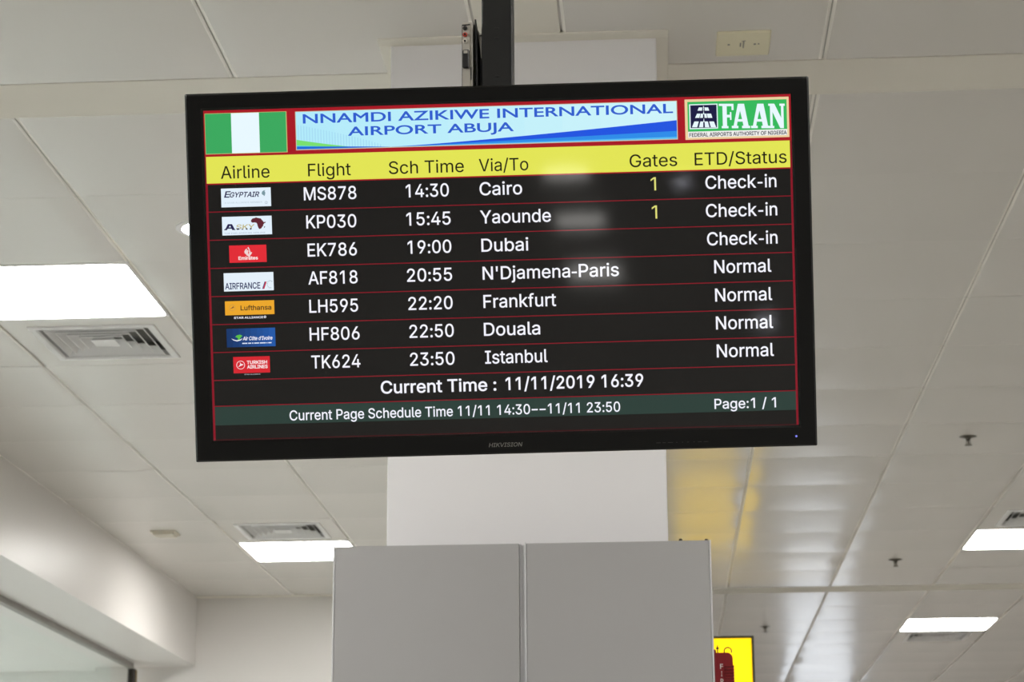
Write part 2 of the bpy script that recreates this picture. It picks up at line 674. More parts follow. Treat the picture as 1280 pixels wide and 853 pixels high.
# daylight window on the far wall
b = MB()
for (a0, a1, z0, z1) in ((1.20, 1.25, 1.7, 3.40), (1.85, 1.90, 1.7, 3.40), (1.25, 1.85, 3.35, 3.40), (1.25, 1.85, 1.7, 1.75)):
    b.box(a0, a1, YF + 0.0, YF + 0.1, z0, z1, FRAMEM)
wn = struct(b, 'window_2', 'daylit high window in the far wall')
b = MB()
b.box(1.25, 1.85, YF + 0.05, YF + 0.06, 1.75, 3.35, DAY_LIT)
b.build('pane', wn)
# glazing on the left
b = MB()
b.box(XG - 0.03, XG + 0.004, YB, 13.03, ZB - 0.034, ZB - 0.0005, RAILM, 0.003)
b.box(XG - 0.034, XG + 0.0, YB, 13.02, 0, 0.06, RAILM)
b.box(XG - 0.03, XG + 0.006, 13.02, 13.075, 0, ZB - 0.034, FRAMEM)
b.box(XG - 0.031, XG + 0.0085, 13.082, 13.10, 0, ZB - 0.034, GOLD)
for y in (-7, -2.5, 2, 6.5):
    b.box(XG - 0.03, XG + 0.004, y, y + 0.04, 0.06, ZB - 0.034, FRAMEM)
gl = struct(b, 'window_1', 'glazed screen under the left bulkhead')
b = MB()
b.box(XG - 0.018, XG - 0.008, YB, 13.02, 0.06, ZB - 0.034, GLASS)
b.build('pane', gl)

# ================================================================== THE COLUMN AND ITS CLADDING
b = MB()
b.box(CX0, CX1, CY0, CY1, 0, H + 0.02, COLUMN, 0.003)
tag(b.build('column'), 'square white column rising behind the flight display to the ceiling', 'column')

KX0, KX1, KY0, KY1, KZ = -0.6865, 0.1155, 4.649, 5.451, 2.4085
kl = empty('column_cladding', ((KX0 + KX1) / 2, (KY0 + KY1) / 2, 0),
           'grey panel cladding boxed around the lower column, open at the top', 'cladding')
kxm, kym = (KX0 + KX1) / 2, (KY0 + KY1) / 2
hx, hy = (KX1 - KX0) / 2, (KY1 - KY0) / 2
T = 0.012
J = -0.282 - kxm                           # the vertical joint, relative to the middle
for (a0, a1, rise) in ((-hx + 0.003, J - 0.0078, 0.0), (J + 0.0072, hx - 0.003, 0.0)):
    b = MB()
    b.box(a0, a1, -hy, -hy + T, 0, KZ + rise, CLAD, 0.0012)
    b.build('front_panel', kl)
b = MB()
b.box(-hx + 0.003, hx - 0.003, hy - T, hy, 0, KZ, CLAD, 0.0012)
b.build('back_panel', kl)
for sx in (-1, 1):
    b = MB()
    x0, x1 = sorted((sx * hx, sx * (hx - T)))
    b.box(x0, x1, -hy + 0.014, hy - 0.014, 0, KZ, CLAD, 0.0012)
    b.build('side_panel', kl)
b = MB()                                   # recessed joint with a raised bead
b.box(J - 0.0085, J + 0.0085, -hy + 0.009, -hy + 0.013, 0, KZ - 0.002, ALU)
b.box(J + 0.0042, J + 0.0070, -hy - 0.0015, -hy + 0.011, 0, KZ + 0.002, ALU, 0.0005)
b.box(J - 0.0062, J - 0.0046, -hy + 0.003, -hy + 0.011, 0, KZ + 0.001, ALU, 0.0005)
tag(b.build('joint_strip', kl), 'slim metal strip in the vertical joint')
for sx in (-1, 1):
    for sy in (-1, 1):
        b = MB()
        x0, x1 = sorted((sx * (hx + 0.001), sx * (hx - 0.0026)))
        y0, y1 = sorted((sy * (hy + 0.001), sy * (hy - 0.0138)))
        b.box(x0, x1, y0, y1, 0, KZ + 0.001, ALU, 0.0008)
        tag(b.build('corner_strip', kl), 'pale metal edge strip')
for (x_, y_, h_) in ((hx - 0.008, -hy + 0.006, 0.0035), (hx - 0.062, -hy + 0.04, 0.011)):
    b = MB()                               # screws left standing at the top edge
    b.lathe([(0.002, KZ - 0.004), (0.002, KZ + h_ * 0.5), (0.0042, KZ + h_ * 0.5), (0.0030, KZ + h_)], FRAMEM, (x_, y_, 0), n=10)
    b.build('screw', kl, smooth=True)

# red fire sounder on the right side of the cladding
fs = empty('fire_alarm_sounder', (KX1 + 0.001, 4.735, 2.10), 'red fire alarm sounder mounted on the right side of the grey cladding', 'fire alarm')
b = MB()
b.box(0, 0.005, -0.062, 0.062, -0.075, 0.081, FIRERED, 0.002)
b.build('back_plate', fs)
b = MB()
pr = [(0.005, -0.072), (0.005, 0.0745), (0.0275, 0.0745)]
for k in range(1, 8):
    a = PI / 2 * k / 7
    pr.append((0.0275 + 0.012 * math.sin(a), 0.0625 + 0.012 * math.cos(a)))
pr += [(0.0405, -0.06), (0.034, -0.072)]
v0 = [(x_, -0.054, z_) for x_, z_ in pr]
v1 = [(x_, 0.054, z_) for x_, z_ in pr]
k = len(pr)
b.add(v0 + v1, [tuple(range(k)), tuple(range(k, 2 * k))] + [(i, (i + 1) % k, k + (i + 1) % k, k + i) for i in range(k)], FIRERED)
b.build('housing', fs)
b = MB()
for i in range(17):
    z_ = 0.0445 - i * 0.0062
    b.box(0.0215, 0.0420, -0.0568, 0.0568, z_, z_ + 0.0030, FIRERED, 0.0006)
b.build('grille_ribs', fs)
b = MB()
for i, ch in enumerate('FIRE'):
    t = MB()
    letters(t, ch, 0.0, 0.0065 if ch != 'I' else 0.002, 0, 0.0105, 0, MARKW, offset=0.02)
    # letters stand upright on the narrow face, stacked down it
    b.add([(0.0125 + (0.002 if ch == 'I' else 0) + p[0], -0.0545, 0.041 - i * 0.0155 + p[1]) for p in t.v], t.f, MARKW)
tag(b.build('fire_lettering', fs), 'white vertical FIRE lettering')
b = MB()                                   # bent wire hook and a pin standing on the housing
R0, n_, k_ = 0.0078, 22, 8
V, F = [], []
for i in range(n_ + 1):
    a = math.radians(-25 + 245 * i / n_)
    for j in range(k_):
        t_ = 2 * PI * j / k_
        rr = R0 + 0.0011 * math.cos(t_)
        V.append((0.0300 + rr * math.cos(a), -0.045 + 0.0011 * math.sin(t_), 0.0785 + rr * math.sin(a)))
for i in range(n_):
    for j in range(k_):
        F.append((i * k_ + j, i * k_ + (j + 1) % k_, (i + 1) * k_ + (j + 1) % k_, (i + 1) * k_ + j))
b.add(V, F, FRAMEM)
tag(b.build('wire_hook', fs, smooth=True), 'thin dark bent wire hook')
b = MB()
b.lathe([(0.0011, 0.072), (0.0011, 0.083), (0.0030, 0.0835), (0.0030, 0.0865), (0.0011, 0.087), (0.0009, 0.092)], FRAMEM, (0.0085, -0.045, 0), n=10)
tag(b.build('pin', fs, smooth=True), 'small dark upright pin')

# ================================================================== THE FLIGHT DISPLAY
tv = bpy.data.objects.new('flight_display_monitor', None)
COL.objects.link(tv)
tv.empty_display_size = 0.2
tv.matrix_world = frame_matrix((-0.2302, 3.2937, 2.6042), 3.1022, 16.6449, 1.0651)
tag(tv, 'large black-framed flight departures monitor hanging tilted from the ceiling pole', 'monitor')

mm = 0.001
HW, HH = 0.485, 0.28715
SXL, SXR, SYB, SYT = -0.4575, 0.457, -0.2545, 0.261


def loop(x0, x1, y0, y1, z, r=0.0, k=4):
    P = []
    for cx_, cy_, a0 in ((x1 - r, y1 - r, 0), (x0 + r, y1 - r, 90), (x0 + r, y0 + r, 180), (x1 - r, y0 + r, 270)):
        for i in range(k + 1):
            a = math.radians(a0 + 90 * i / k)
            P.append((cx_ + r * math.cos(a), cy_ + r * math.sin(a), z))
    return P


b = MB()
L = [loop(SXL, SXR, SYB, SYT, -0.003, 0.0005), loop(SXL, SXR, SYB, SYT, 0.002, 0.0005),
     loop(SXL - 0.003, SXR + 0.003, SYB - 0.003, SYT + 0.003, 0.0042, 0.001),
     loop(-HW + 0.003, HW - 0.003, -HH + 0.003, HH - 0.003, 0.005, 0.001),
     loop(-HW, HW, -HH, HH, 0.002, 0.002), loop(-HW, HW, -HH, HH, -0.022, 0.002)]
q = len(L[0])
b.add([p for l in L for p in l], [(i * q + k, i * q + (k + 1) % q, (i + 1) * q + (k + 1) % q, (i + 1) * q + k)
                                  for i in range(len(L) - 1) for k in range(q)], BEZELM)
b.build('bezel', tv)
b = MB()
L = [loop(-HW + 0.001, HW - 0.001, -HH + 0.001, HH - 0.001, -0.022, 0.002), loop(-HW + 0.012, HW - 0.012, -HH + 0.012, HH - 0.012, -0.034, 0.01),
     loop(-HW + 0.09, HW - 0.09, -HH + 0.06, HH - 0.06, -0.046, 0.02), loop(-HW + 0.10, HW - 0.10, -HH + 0.07, HH - 0.07, -0.068, 0.02)]
b.add([p for l in L for p in l], [(i * q + k, i * q + (k + 1) % q, (i + 1) * q + (k + 1) % q, (i + 1) * q + k)
                                  for i in range(len(L) - 1) for k in range(q)] + [tuple(range(3 * q, 4 * q))], CASEM)
for i in range(12):
    b.box(-0.3 + i * 0.05, -0.27 + i * 0.05, 0.10, 0.104, -0.069, -0.066, BLACKPL)
b.build('back_cover', tv)

BG = px((23, 22, 21))
RED = px((166, 20, 34))
REDLINE = px((132, 16, 34))
REDDIM = px((70, 14, 20))
YEL = px((226, 228, 84))
WHT = px((244, 244, 255))
BLK = px((22, 20, 10))
GRN = px((58, 168, 94))
FLW = px((232, 248, 255))

b = MB()
b.box(SXL, SXR, SYB, SYT, -0.012, 0.0, BG)
scr = b.build('screen', tv)
Z = [0.0002 * k for k in range(12)]

# red ground of the heading and the ruled lines of the table
b = MB()
b.rect(-457 * mm, 188.6 * mm, 456.6 * mm, 260.6 * mm, Z[1], RED)
b.rect(-457 * mm, -254 * mm, -453.6 * mm, 188.6 * mm, Z[1], REDLINE)
b.rect(453.6 * mm, -254 * mm, 456.8 * mm, 188.6 * mm, Z[1], REDLINE)
b.rect(-455 * mm, 145.2 * mm, 454 * mm, 147.2 * mm, Z[1], RED)
for y in (102.7, 58.8, 14.9, -29.2, -73.0, -116.6, -160.2, -200.6):
    b.rect(-453.6 * mm, (y - 0.7) * mm, 453.6 * mm, (y + 0.7) * mm, Z[1], REDLINE)
b.rect(-453.6 * mm, -254.2 * mm, 453.6 * mm, -252.8 * mm, Z[1], REDDIM)
b.build('table_ruling', scr)

b = MB()
CREAM = px((196, 190, 120))
b.rect(-455.2 * mm, 192.6 * mm, -327.4 * mm, 256.2 * mm, Z[2], CREAM)
b.rect(-454.6 * mm, 193.4 * mm, -414 * mm, 255.6 * mm, Z[3], GRN)
b.rect(-414 * mm, 193.4 * mm, -370.4 * mm, 255.6 * mm, Z[3], FLW)
b.rect(-370.4 * mm, 193.4 * mm, -328.6 * mm, 255.6 * mm, Z[3], GRN)
tag(b.build('flag_image', scr), 'green white green vertical striped flag')

# title banner
BX0, BX1, BY0, BY1 = -314.0, 280.2, 195.2, 255.4
b = MB()
b.rect(BX0 * mm, BY0 * mm, BX1 * mm, BY1 * mm, Z[2], px((200, 198, 176)))
ix0, ix1, iy0, iy1 = BX0 + 1.2, BX1 - 1.2, BY0 + 1.2, BY1 - 1.0
SHADE = [px((178 + 3 * k, 234 + k, 250)) for k in range(10)]
for k in range(10):
    b.rect((ix0 + (ix1 - ix0) * k / 10) * mm, iy0 * mm, (ix0 + (ix1 - ix0) * (k + 1) / 10) * mm, iy1 * mm, Z[3], SHADE[k])


def wave(x0, x1, top, bot, z, mat, n=40):
    P = [(x0 + (x1 - x0) * k / n) for k in range(n + 1)]
    V = [(x * mm, max(iy0, min(iy1, bot(x))) * mm, z) for x in P] + [(x * mm, max(iy0, min(iy1, top(x))) * mm, z) for x in P]
    b.add(V, [(k, k + 1, n + 2 + k, n + 1 + k) for k in range(n)], mat)


for k in range(30):                                   # faint upright hatching on the left
    x = ix0 + 2 + k * 4.4
    b.rect(x * mm, iy0 * mm, (x + 1.8) * mm, (iy0 + 36 * (1 - k / 30) ** 0.8 + 2) * mm, Z[4], px((166, 222, 244)))
tr = lambda x: max(0.0, (x + 165) / (ix1 + 165))
wave(-165, ix1, lambda x: iy0 + 0.2 + 28.5 * tr(x) ** 1.25, lambda x: iy0, Z[5], px((30, 84, 224)))
wave(-165, ix1, lambda x: iy0 + 0.1 + 12 * tr(x) ** 1.1, lambda x: iy0, Z[6], px((44, 140, 232)))
wave(-165, ix1, lambda x: iy0 + 3.0 * tr(x), lambda x: iy0, Z[7], px((84, 186, 240)))
tl = lambda x: max(0.0, (-205 - x) / (-205 - ix0))
wave(ix0, -205, lambda x: iy0 + 15 * tl(x) ** 1.3, lambda x: iy0, Z[5], px((120, 222, 110)))
wave(ix0, -205, lambda x: iy0 + 6.2 * tl(x) ** 1.1, lambda x: iy0, Z[6], px((96, 214, 226)))
wave(ix0, -165, lambda x: iy0 + 4.6 * ((x + 165) / (ix0 + 165)) ** 0.8, lambda x: iy0, Z[7], px((30, 104, 214)))
TB = px((44, 92, 206))
letters(b, 'NNAMDI AZIKIWE INTERNATIONAL', -302.1 * mm, 273.7 * mm, 236.6 * mm, 14.6 * mm, Z[8], TB, font='wide', offset=0.015)
letters(b, 'AIRPORT ABUJA', -232.6 * mm, 25.8 * mm, 215.6 * mm, 14.0 * mm, Z[8], TB, font='wide', offset=0.015)
tag(b.build('title_banner', scr), 'pale blue banner with blue airport title and wave')

# authority logo
NAVY = px((24, 24, 66))
b = MB()
qs = 0.1556


def lq(X, Y):
    return ((292.0 + (X - 125) * qs) * mm, (256.7 - (Y - 115 + 0.026 * (X - 125)) * qs) * mm)


b.rect(292 * mm, 194.1 * mm, 453.5 * mm, 256.7 * mm, Z[2], px((238, 208, 160)))
b.rect(296.2 * mm, 206.6 * mm, 450.2 * mm, 252.8 * mm, Z[3], px((52, 184, 92)))
b.rect(296.2 * mm, 197.2 * mm, 450.2 * mm, 206.6 * mm, Z[3], px((238, 238, 236)))
b.rect(298.8 * mm, 210.4 * mm, 343.0 * mm, 249.0 * mm, Z[4], px((226, 244, 246)))
b.rect(300.6 * mm, 212.0 * mm, 341.4 * mm, 247.4 * mm, Z[5], NAVY)
for (yt, yb, cuts_t, cuts_b) in ((194, 226, (266, 300, 309, 314, 322, 358), (252, 296, 308, 316, 324, 368)),
                                 (256, 298, (246, 280, 284, 306, 318, 340, 344, 386), (226, 268, 276, 304, 320, 346, 352, 398)),
                                 (334, 392, (218, 262, 278, 306, 320, 352, 366, 412), (192, 244, 262, 304, 322, 366, 380, 434))):
    for i in range(0, len(cuts_t), 2):
        b.poly([lq(cuts_b[i], yb), lq(cuts_b[i + 1], yb), lq(cuts_t[i + 1], yt), lq(cuts_t[i], yt)], Z[6], FLW)
for (y0, y1) in ((180, 200), (232, 262), (306, 340)):
    b.poly([lq(307, y1), lq(318, y1), lq(314, y0), lq(311, y0)], Z[7], FLW)


def slab(ch, X0, X1, yb, yt):
    S = {'F': [[(.16, 0), (.62, 0), (.62, .09), (.53, .09), (.53, .44), (.74, .44), (.74, .34), (.84, .34), (.84, .66), (.74, .66),
                (.74, .55), (.53, .55), (.53, .90), (.86, .90), (.86, .74), (1, .74), (1, 1), (0, 1), (0, .91), (.16, .91), (.24, .91),
                (.24, .09), (.16, .09)]],
         'A': [[(0, 0), (.36, 0), (.36, .1), (.28, .1), (.32, .27), (.60, .27), (.64, .1), (.56, .1), (.56, 0), (1, 0), (1, .1), (.92, .1),
                (.70, 1), (.36, 1), (.10, .1), (0, .1)]],
         'N': [[(0, 0), (.34, 0), (.34, .09), (.25, .09), (.25, .66), (.70, 0), (.92, 0), (.92, .91), (1, .91), (1, 1), (.68, 1), (.68, .91),
                (.77, .91), (.77, .42), (.37, 1), (0, 1), (0, .91), (.1, .91), (.1, .09), (0, .09)]]}
    for P in S[ch]:
        b.poly([lq(X0 + u * (X1 - X0), yb - v * (yb - yt)) for u, v in P], Z[4], FLW)
    if ch == 'A':
        b.poly([lq(X0 + u * (X1 - X0), yb - v * (yb - yt)) for u, v in ((.36, .37), (.57, .37), (.47, .72))], Z[5], px((52, 184, 92)))


slab('F', 466, 612, 402, 158)
slab('A', 590, 772, 402, 158)
slab('A', 782, 966, 402, 158)
slab('N', 958, 1122, 402, 158)
letters(b, 'FEDERAL AIRPORTS AUTHORITY OF NIGERIA', 298 * mm, 449.4 * mm, 198.6 * mm, 6.0 * mm, Z[4], px((40, 34, 62)), offset=0.018)
tag(b.build('authority_logo', scr), 'green and cream FAAN airports authority logo')

# heading bar
b = MB()
b.rect(-455 * mm, 147.2 * mm, 453.6 * mm, 188.8 * mm, Z[2], YEL)
for s_, x0, x1 in (('Airline', -432.6, -356.5), ('Flight', -296.5, -229.8), ('Sch Time', -170.5, -53.7), ('Via/To', -30.3, 46.7),
                   ('Gates', 204.3, 278.2), ('ETD/Status', 305.3, 448.2)):
    letters(b, s_, x0 * mm, x1 * mm, 154.2 * mm, 19.6 * mm, Z[3], BLK, offset=0.003)
tag(b.build('heading_bar', scr), 'yellow column heading bar with black lettering')

ROWS = [('MS878', (-304.2, -222.3), '14:30', (-145.1, -78.1), 'Cairo', (-30.2, 36.0), '1', (236.2, 244.4), 'Check-in', (321.2, 431.4), 117.2),
        ('KP030', (-301.7, -223.6), '15:45', (-145.6, -76.6), 'Yaounde', (-30.7, 79.6), '1', (236.8, 245.0), 'Check-in', (320.8, 431.6), 73.3),
        ('EK786', (-301.0, -224.1), '19:00', (-144.9, -76.7), 'Dubai', (-29.9, 43.3), '', None, 'Check-in', (321.5, 431.0), 29.4),
        ('AF818', (-301.2, -224.2), '20:55', (-147.1, -76.8), "N'Djamena-Paris", (-29.2, 183.1), '', None, 'Normal', (331.5, 420.4), -14.2),
        ('LH595', (-300.9, -224.8), '22:20', (-146.3, -77.2), 'Frankfurt', (-29.2, 84.2), '', None, 'Normal', (331.8, 420.6), -58.3),
        ('HF806', (-301.8, -223.7), '22:50', (-145.9, -76.6), 'Douala', (-29.7, 58.1), '', None, 'Normal', (332.0, 421.0), -101.8),
        ('TK624', (-300.4, -223.8), '23:50', (-146.2, -76.7), 'Istanbul', (-29.0, 68.5), '', None, 'Normal', (332.2, 421.2), -145.4)]
GATE = px((224, 222, 120))
for f_, fx, t_, tx_, d_, dx, g_, gx_, s_, sx_, y in ROWS:
    for nm, body, xx, mat in (('flight_number', f_, fx, WHT), ('departure_time', t_, tx_, WHT), ('destination', d_, dx, WHT),
                              ('gate_number', g_, gx_, GATE), ('flight_status', s_, sx_, WHT)):
        if '-' in body:
            b = MB()
            cuts = {'Check-in': (0.0, 0.715, 0.735, 0.805, 0.836, 1.0), "N'Djamena-Paris": (0.0, 0.642, 0.654, 0.692, 0.706, 1.0)}[body]
            w_ = xx[1] - xx[0]
            first, last = body.split('-')
            letters(b, first, (xx[0] + cuts[0] * w_) * mm, (xx[0] + cuts[1] * w_) * mm, y * mm, 20.4 * mm, Z[2], mat, offset=0.007)
            b.rect((xx[0] + cuts[2] * w_) * mm, (y + 6.0) * mm, (xx[0] + cuts[3] * w_) * mm, (y + 8.5) * mm, Z[2], mat)
            letters(b, last, (xx[0] + cuts[4] * w_) * mm, (xx[0] + cuts[5] * w_) * mm, y * mm, 20.4 * mm, Z[2], mat, offset=0.007)
            b.build(nm, scr)
        elif body:
            b = MB()
            letters(b, body, xx[0] * mm, xx[1] * mm, y * mm, 20.4 * mm, Z[2], mat, offset=0.007 if mat is WHT else 0.0)
            b.build(nm, scr)

b = MB()
letters(b, 'Current Time :', -193.1 * mm, -12.7 * mm, -187.6 * mm, 20.0 * mm, Z[2], WHT, offset=0.012)
letters(b, '11/11/2019 16:39', 1.9 * mm, 216.5 * mm, -187.2 * mm, 20.0 * mm, Z[2], WHT, offset=0.012)
b.build('clock_line', scr)
b = MB()
b.rect(-453.6 * mm, -230.6 * mm, 453.6 * mm, -201.6 * mm, Z[2], px((40, 60, 54)))
letters(b, 'Current Page Schedule Time 11/11 14:30--11/11 23:50', -336.9 * mm, 179.5 * mm, -225.8 * mm, 15.8 * mm, Z[3], WHT, offset=0.008)
letters(b, 'Page:1 / 1', 326.5 * mm, 422.3 * mm, -225.7 * mm, 15.8 * mm, Z[3], WHT, offset=0.008)
tag(b.build('page_bar', scr), 'dark green footer bar with schedule text')

# --- airline logo tiles
PALE = px((226, 240, 252))
INK = px((34, 30, 78))


def tile(x0, y0, x1, y1, mat):
    b.rect(x0 * mm, y0 * mm, x1 * mm, y1 * mm, Z[2], mat)


def mapper(X0, Y0, u, v, s):
    return lambda X, Y: ((u + (X - X0) * s) * mm, (v - (Y - Y0 + 0.028 * (X - X0)) * s) * mm)


# first row
b = MB()
tile(-433.2, 109.6, -355.6, 138.8, PALE)
g = mapper(105, 97, -433.2, 138.8, 0.0778)
letters(b, 'E', -428.6 * mm, -420.4 * mm, 124.9 * mm, 10.0 * mm, Z[3], INK, offset=0.018, shear=0.28)
letters(b, 'GYPTAIR', -420.6 * mm, -374.6 * mm, 124.9 * mm, 8.2 * mm, Z[3], INK, offset=0.018, shear=0.28)
HOR = px((120, 150, 160))
b.poly([g(*p) for p in ((918, 190), (935, 150), (965, 130), (1005, 128), (975, 142), (992, 170), (990, 205), (968, 250), (955, 225), (930, 215))], Z[3], HOR)
letters(b, 'A STAR ALLIANCE MEMBER', -428 * mm, -369.5 * mm, 115.2 * mm, 2.3 * mm, Z[3], px((176, 194, 206)), offset=0.0)
st = []
for k in range(10):
    r = 36 if k % 2 == 0 else 17
    st.append(g(1005 + r * math.sin(k * PI / 5), 375 - r * math.cos(k * PI / 5)))
b.poly(st, Z[3], px((130, 142, 160)))
st = []
for k in range(10):
    r = 26 if k % 2 == 0 else 12
    st.append(g(1005 + r * math.sin(k * PI / 5), 375 - r * math.cos(k * PI / 5)))
b.poly(st, Z[4], PALE)
tag(b.build('airline_logo', scr), 'white logo tile with slanted navy lettering and falcon head')
# second row
b = MB()
tile(-433.1, 65.8, -355.5, 94.7, PALE)
g = mapper(125, 97, -433.1, 94.7, 0.0778)
b.poly([g(*p) for p in ((165, 362), (165, 345), (190, 335), (240, 240), (325, 240), (372, 335), (388, 345), (388, 358), (322, 358), (322, 342), (312, 332), (248, 332),
                        (222, 345), (222, 362))], Z[3], INK)
b.poly([g(*p) for p in ((258, 305), (305, 305), (285, 268))], Z[4], PALE)
letters(b, 'SKY', -411.4 * mm, -383 * mm, 75.1 * mm, 7.2 * mm, Z[3], px((190, 178, 120)), offset=0.012, shear=0.12)
b.poly([g(*p) for p in ((405, 335), (465, 320), (470, 345), (430, 358))], Z[4], INK)
b.poly([g(*p) for p in ((512, 335), (545, 335), (545, 352), (512, 352))], Z[4], INK)
b.poly([g(*p) for p in ((590, 325), (625, 325), (635, 350), (605, 350))], Z[4], INK)
b.poly([g(*p) for p in ((680, 322), (715, 318), (712, 348), (680, 350))], Z[4], INK)
AFR = [(703, 178), (718, 148), (738, 128), (778, 118), (812, 104), (832, 112), (870, 120), (906, 126), (924, 152), (952, 184), (962, 200), (1003, 190),
       (996, 212), (972, 222), (954, 244), (950, 270), (928, 296), (908, 326), (874, 338), (856, 322), (842, 288), (834, 262), (828, 232), (810, 212), (770, 206), (738, 212), (714, 198)]
b.poly([g(*p) for p in AFR], Z[3], px((96, 34, 48)))
b.poly([g(*p) for p in ((962, 296), (986, 276), (984, 296), (968, 318))], Z[3], px((60, 60, 60)))
letters(b, 'THE PAN AFRICAN AIRLINE', -430 * mm, -366 * mm, 67.8 * mm, 2.1 * mm, Z[3], px((150, 168, 190)), offset=0.0)
tag(b.build('airline_logo', scr), 'white logo tile with maroon Africa shape')
# third row
b = MB()
tile(-423.3, 22.9, -365.2, 49.8, px((224, 40, 52)))
g = mapper(238, 572, -423.3, 49.8, 0.19)
for P in (((388, 590), (396, 582), (408, 604), (406, 628), (398, 622), (400, 606)), ((362, 622), (372, 602), (386, 596), (380, 612), (376, 636), (366, 640)),
          ((372, 640), (384, 606), (396, 612), (392, 634), (402, 650), (384, 656)), ((398, 638), (412, 612), (414, 628), (426, 624), (420, 642), (404, 656)),
          ((384, 650), (404, 650), (414, 660), (396, 664))):
    b.poly([g(*p) for p in P], Z[3], px((238, 214, 214)))
letters(b, 'Emirates', -409.2 * mm, -378.8 * mm, 27.2 * mm, 5.4 * mm, Z[3], px((250, 236, 236)), offset=0.022)
tag(b.build('airline_logo', scr), 'red logo tile with white calligraphy and lettering')
# fourth row
b = MB()
tile(-433.2, -21.6, -355.5, 6.9, px((228, 240, 250)))
g = mapper(168, 67, -433.2, 6.9, 0.219)
letters(b, 'AIRFRANCE', -431.4 * mm, -376.4 * mm, -18.2 * mm, 10.0 * mm, Z[3], px((30, 40, 92)), offset=0.016)
b.poly([g(*p) for p in ((440, 178), (446, 178), (464, 126), (458, 126))], Z[3], px((60, 60, 120)))
b.poly([g(*p) for p in ((446, 178), (455, 178), (474, 126), (464, 126))], Z[3], px((196, 50, 70)))
cx_, cy_ = g(498, 145)
for k in range(9):
    a = 0.9 + k * 0.5
    b.disc(cx_ + 4.6 * mm * math.cos(a), cy_ + 5.6 * mm * math.sin(a), 0.8 * mm, Z[3], px((160, 186, 196)), 10)
tag(b.build('airline_logo', scr), 'white logo tile with navy capitals and a red slash')
# fifth row
b = MB()
tile(-432.6, -58.9, -355.6, -37.0, px((234, 166, 40)))
g = mapper(177, 267, -432.6, -37.0, 0.219)
letters(b, 'Lufthansa', -408.4 * mm, -360.2 * mm, -51.6 * mm, 7.6 * mm, Z[3], px((62, 44, 26)), offset=0.015)
cx_, cy_ = g(228, 313)
b.ring(cx_, cy_, 4.4 * mm, 5.0 * mm, Z[3], px((196, 150, 80)))
b.poly([(cx_ + u * mm, cy_ + v * mm) for u, v in ((-3.6, -1.2), (-0.6, 0.2), (2.6, 3.2), (1.6, 0.8), (3.8, 0.9), (1.0, -0.4), (-1.0, -1.0))], Z[3], px((96, 70, 60)))
letters(b, 'STAR ALLIANCE', -419.2 * mm, -373.4 * mm, -64.6 * mm, 3.2 * mm, Z[3], WHT, offset=0.02)
cx_, cy_ = g(460, 377)
b.ring(cx_, cy_, 0.9 * mm, 1.9 * mm, Z[3], WHT, 16)
tag(b.build('airline_logo', scr), 'orange logo tile with dark lettering')
# sixth row
b = MB()
for k in range(8):
    b.rect((-431.5 + 9.5125 * k) * mm, -109 * mm, (-431.5 + 9.5125 * (k + 1)) * mm, -80 * mm, Z[2], px((16 + k * 2, 52 + 5 * k, 104 + 9 * k)))
g = mapper(188, 463, -431.5, -80, 0.219)
b.poly([g(*p) for p in ((250, 520), (262, 508), (284, 504), (302, 512), (288, 524), (280, 542), (262, 546), (270, 530))], Z[3], px((90, 190, 70)))
b.poly([g(*p) for p in ((222, 532), (236, 545), (262, 552), (290, 544), (302, 528), (288, 538), (262, 545), (240, 540))], Z[4], WHT)
letters(b, "Air C\u00f4te d'Ivoire", -406.4 * mm, -360.4 * mm, -98.6 * mm, 6.0 * mm, Z[3], WHT, offset=0.016, shear=0.16)
x = -407.4
for wl in (9.0, 5.6, 3.0, 8.6, 10.2, 2.2, 6.0):
    b.rect(x * mm, -104.2 * mm, (x + wl - 0.9) * mm, -102.5 * mm, Z[3], px((220, 230, 246)))
    x += wl + 0.35
tag(b.build('airline_logo', scr), 'blue logo tile with green and white emblem')
# seventh row
b = MB()
tile(-422.3, -149.8, -365.2, -124.3, px((212, 34, 46)))
g = mapper(236, 663, -422.3, -124.3, 0.219)
cx_, cy_ = g(288, 720)
b.ring(cx_, cy_, 5.8 * mm, 6.7 * mm, Z[3], px((246, 224, 228)))
b.poly([(cx_ + u * mm, cy_ + v * mm) for u, v in ((-1.4, 4.6), (0.8, 2.0), (4.8, 0.6), (2.2, -0.6), (-0.4, -1.6), (-4.4, -3.2), (-1.8, -0.6), (-0.6, 1.4))], Z[3], px((250, 230, 234)))
letters(b, 'TURKISH', -401.2 * mm, -369.4 * mm, -135.8 * mm, 5.4 * mm, Z[3], px((252, 236, 238)), offset=0.022)
letters(b, 'AIRLINES', -401.0 * mm, -368.8 * mm, -142.8 * mm, 5.4 * mm, Z[3], px((252, 236, 238)), offset=0.022)
letters(b, 'STAR ALLIANCE', -405.4 * mm, -380.6 * mm, -152.8 * mm, 1.7 * mm, Z[3], px((190, 190, 196)), offset=0.01)
tag(b.build('airline_logo', scr), 'red logo tile with white circled bird emblem')

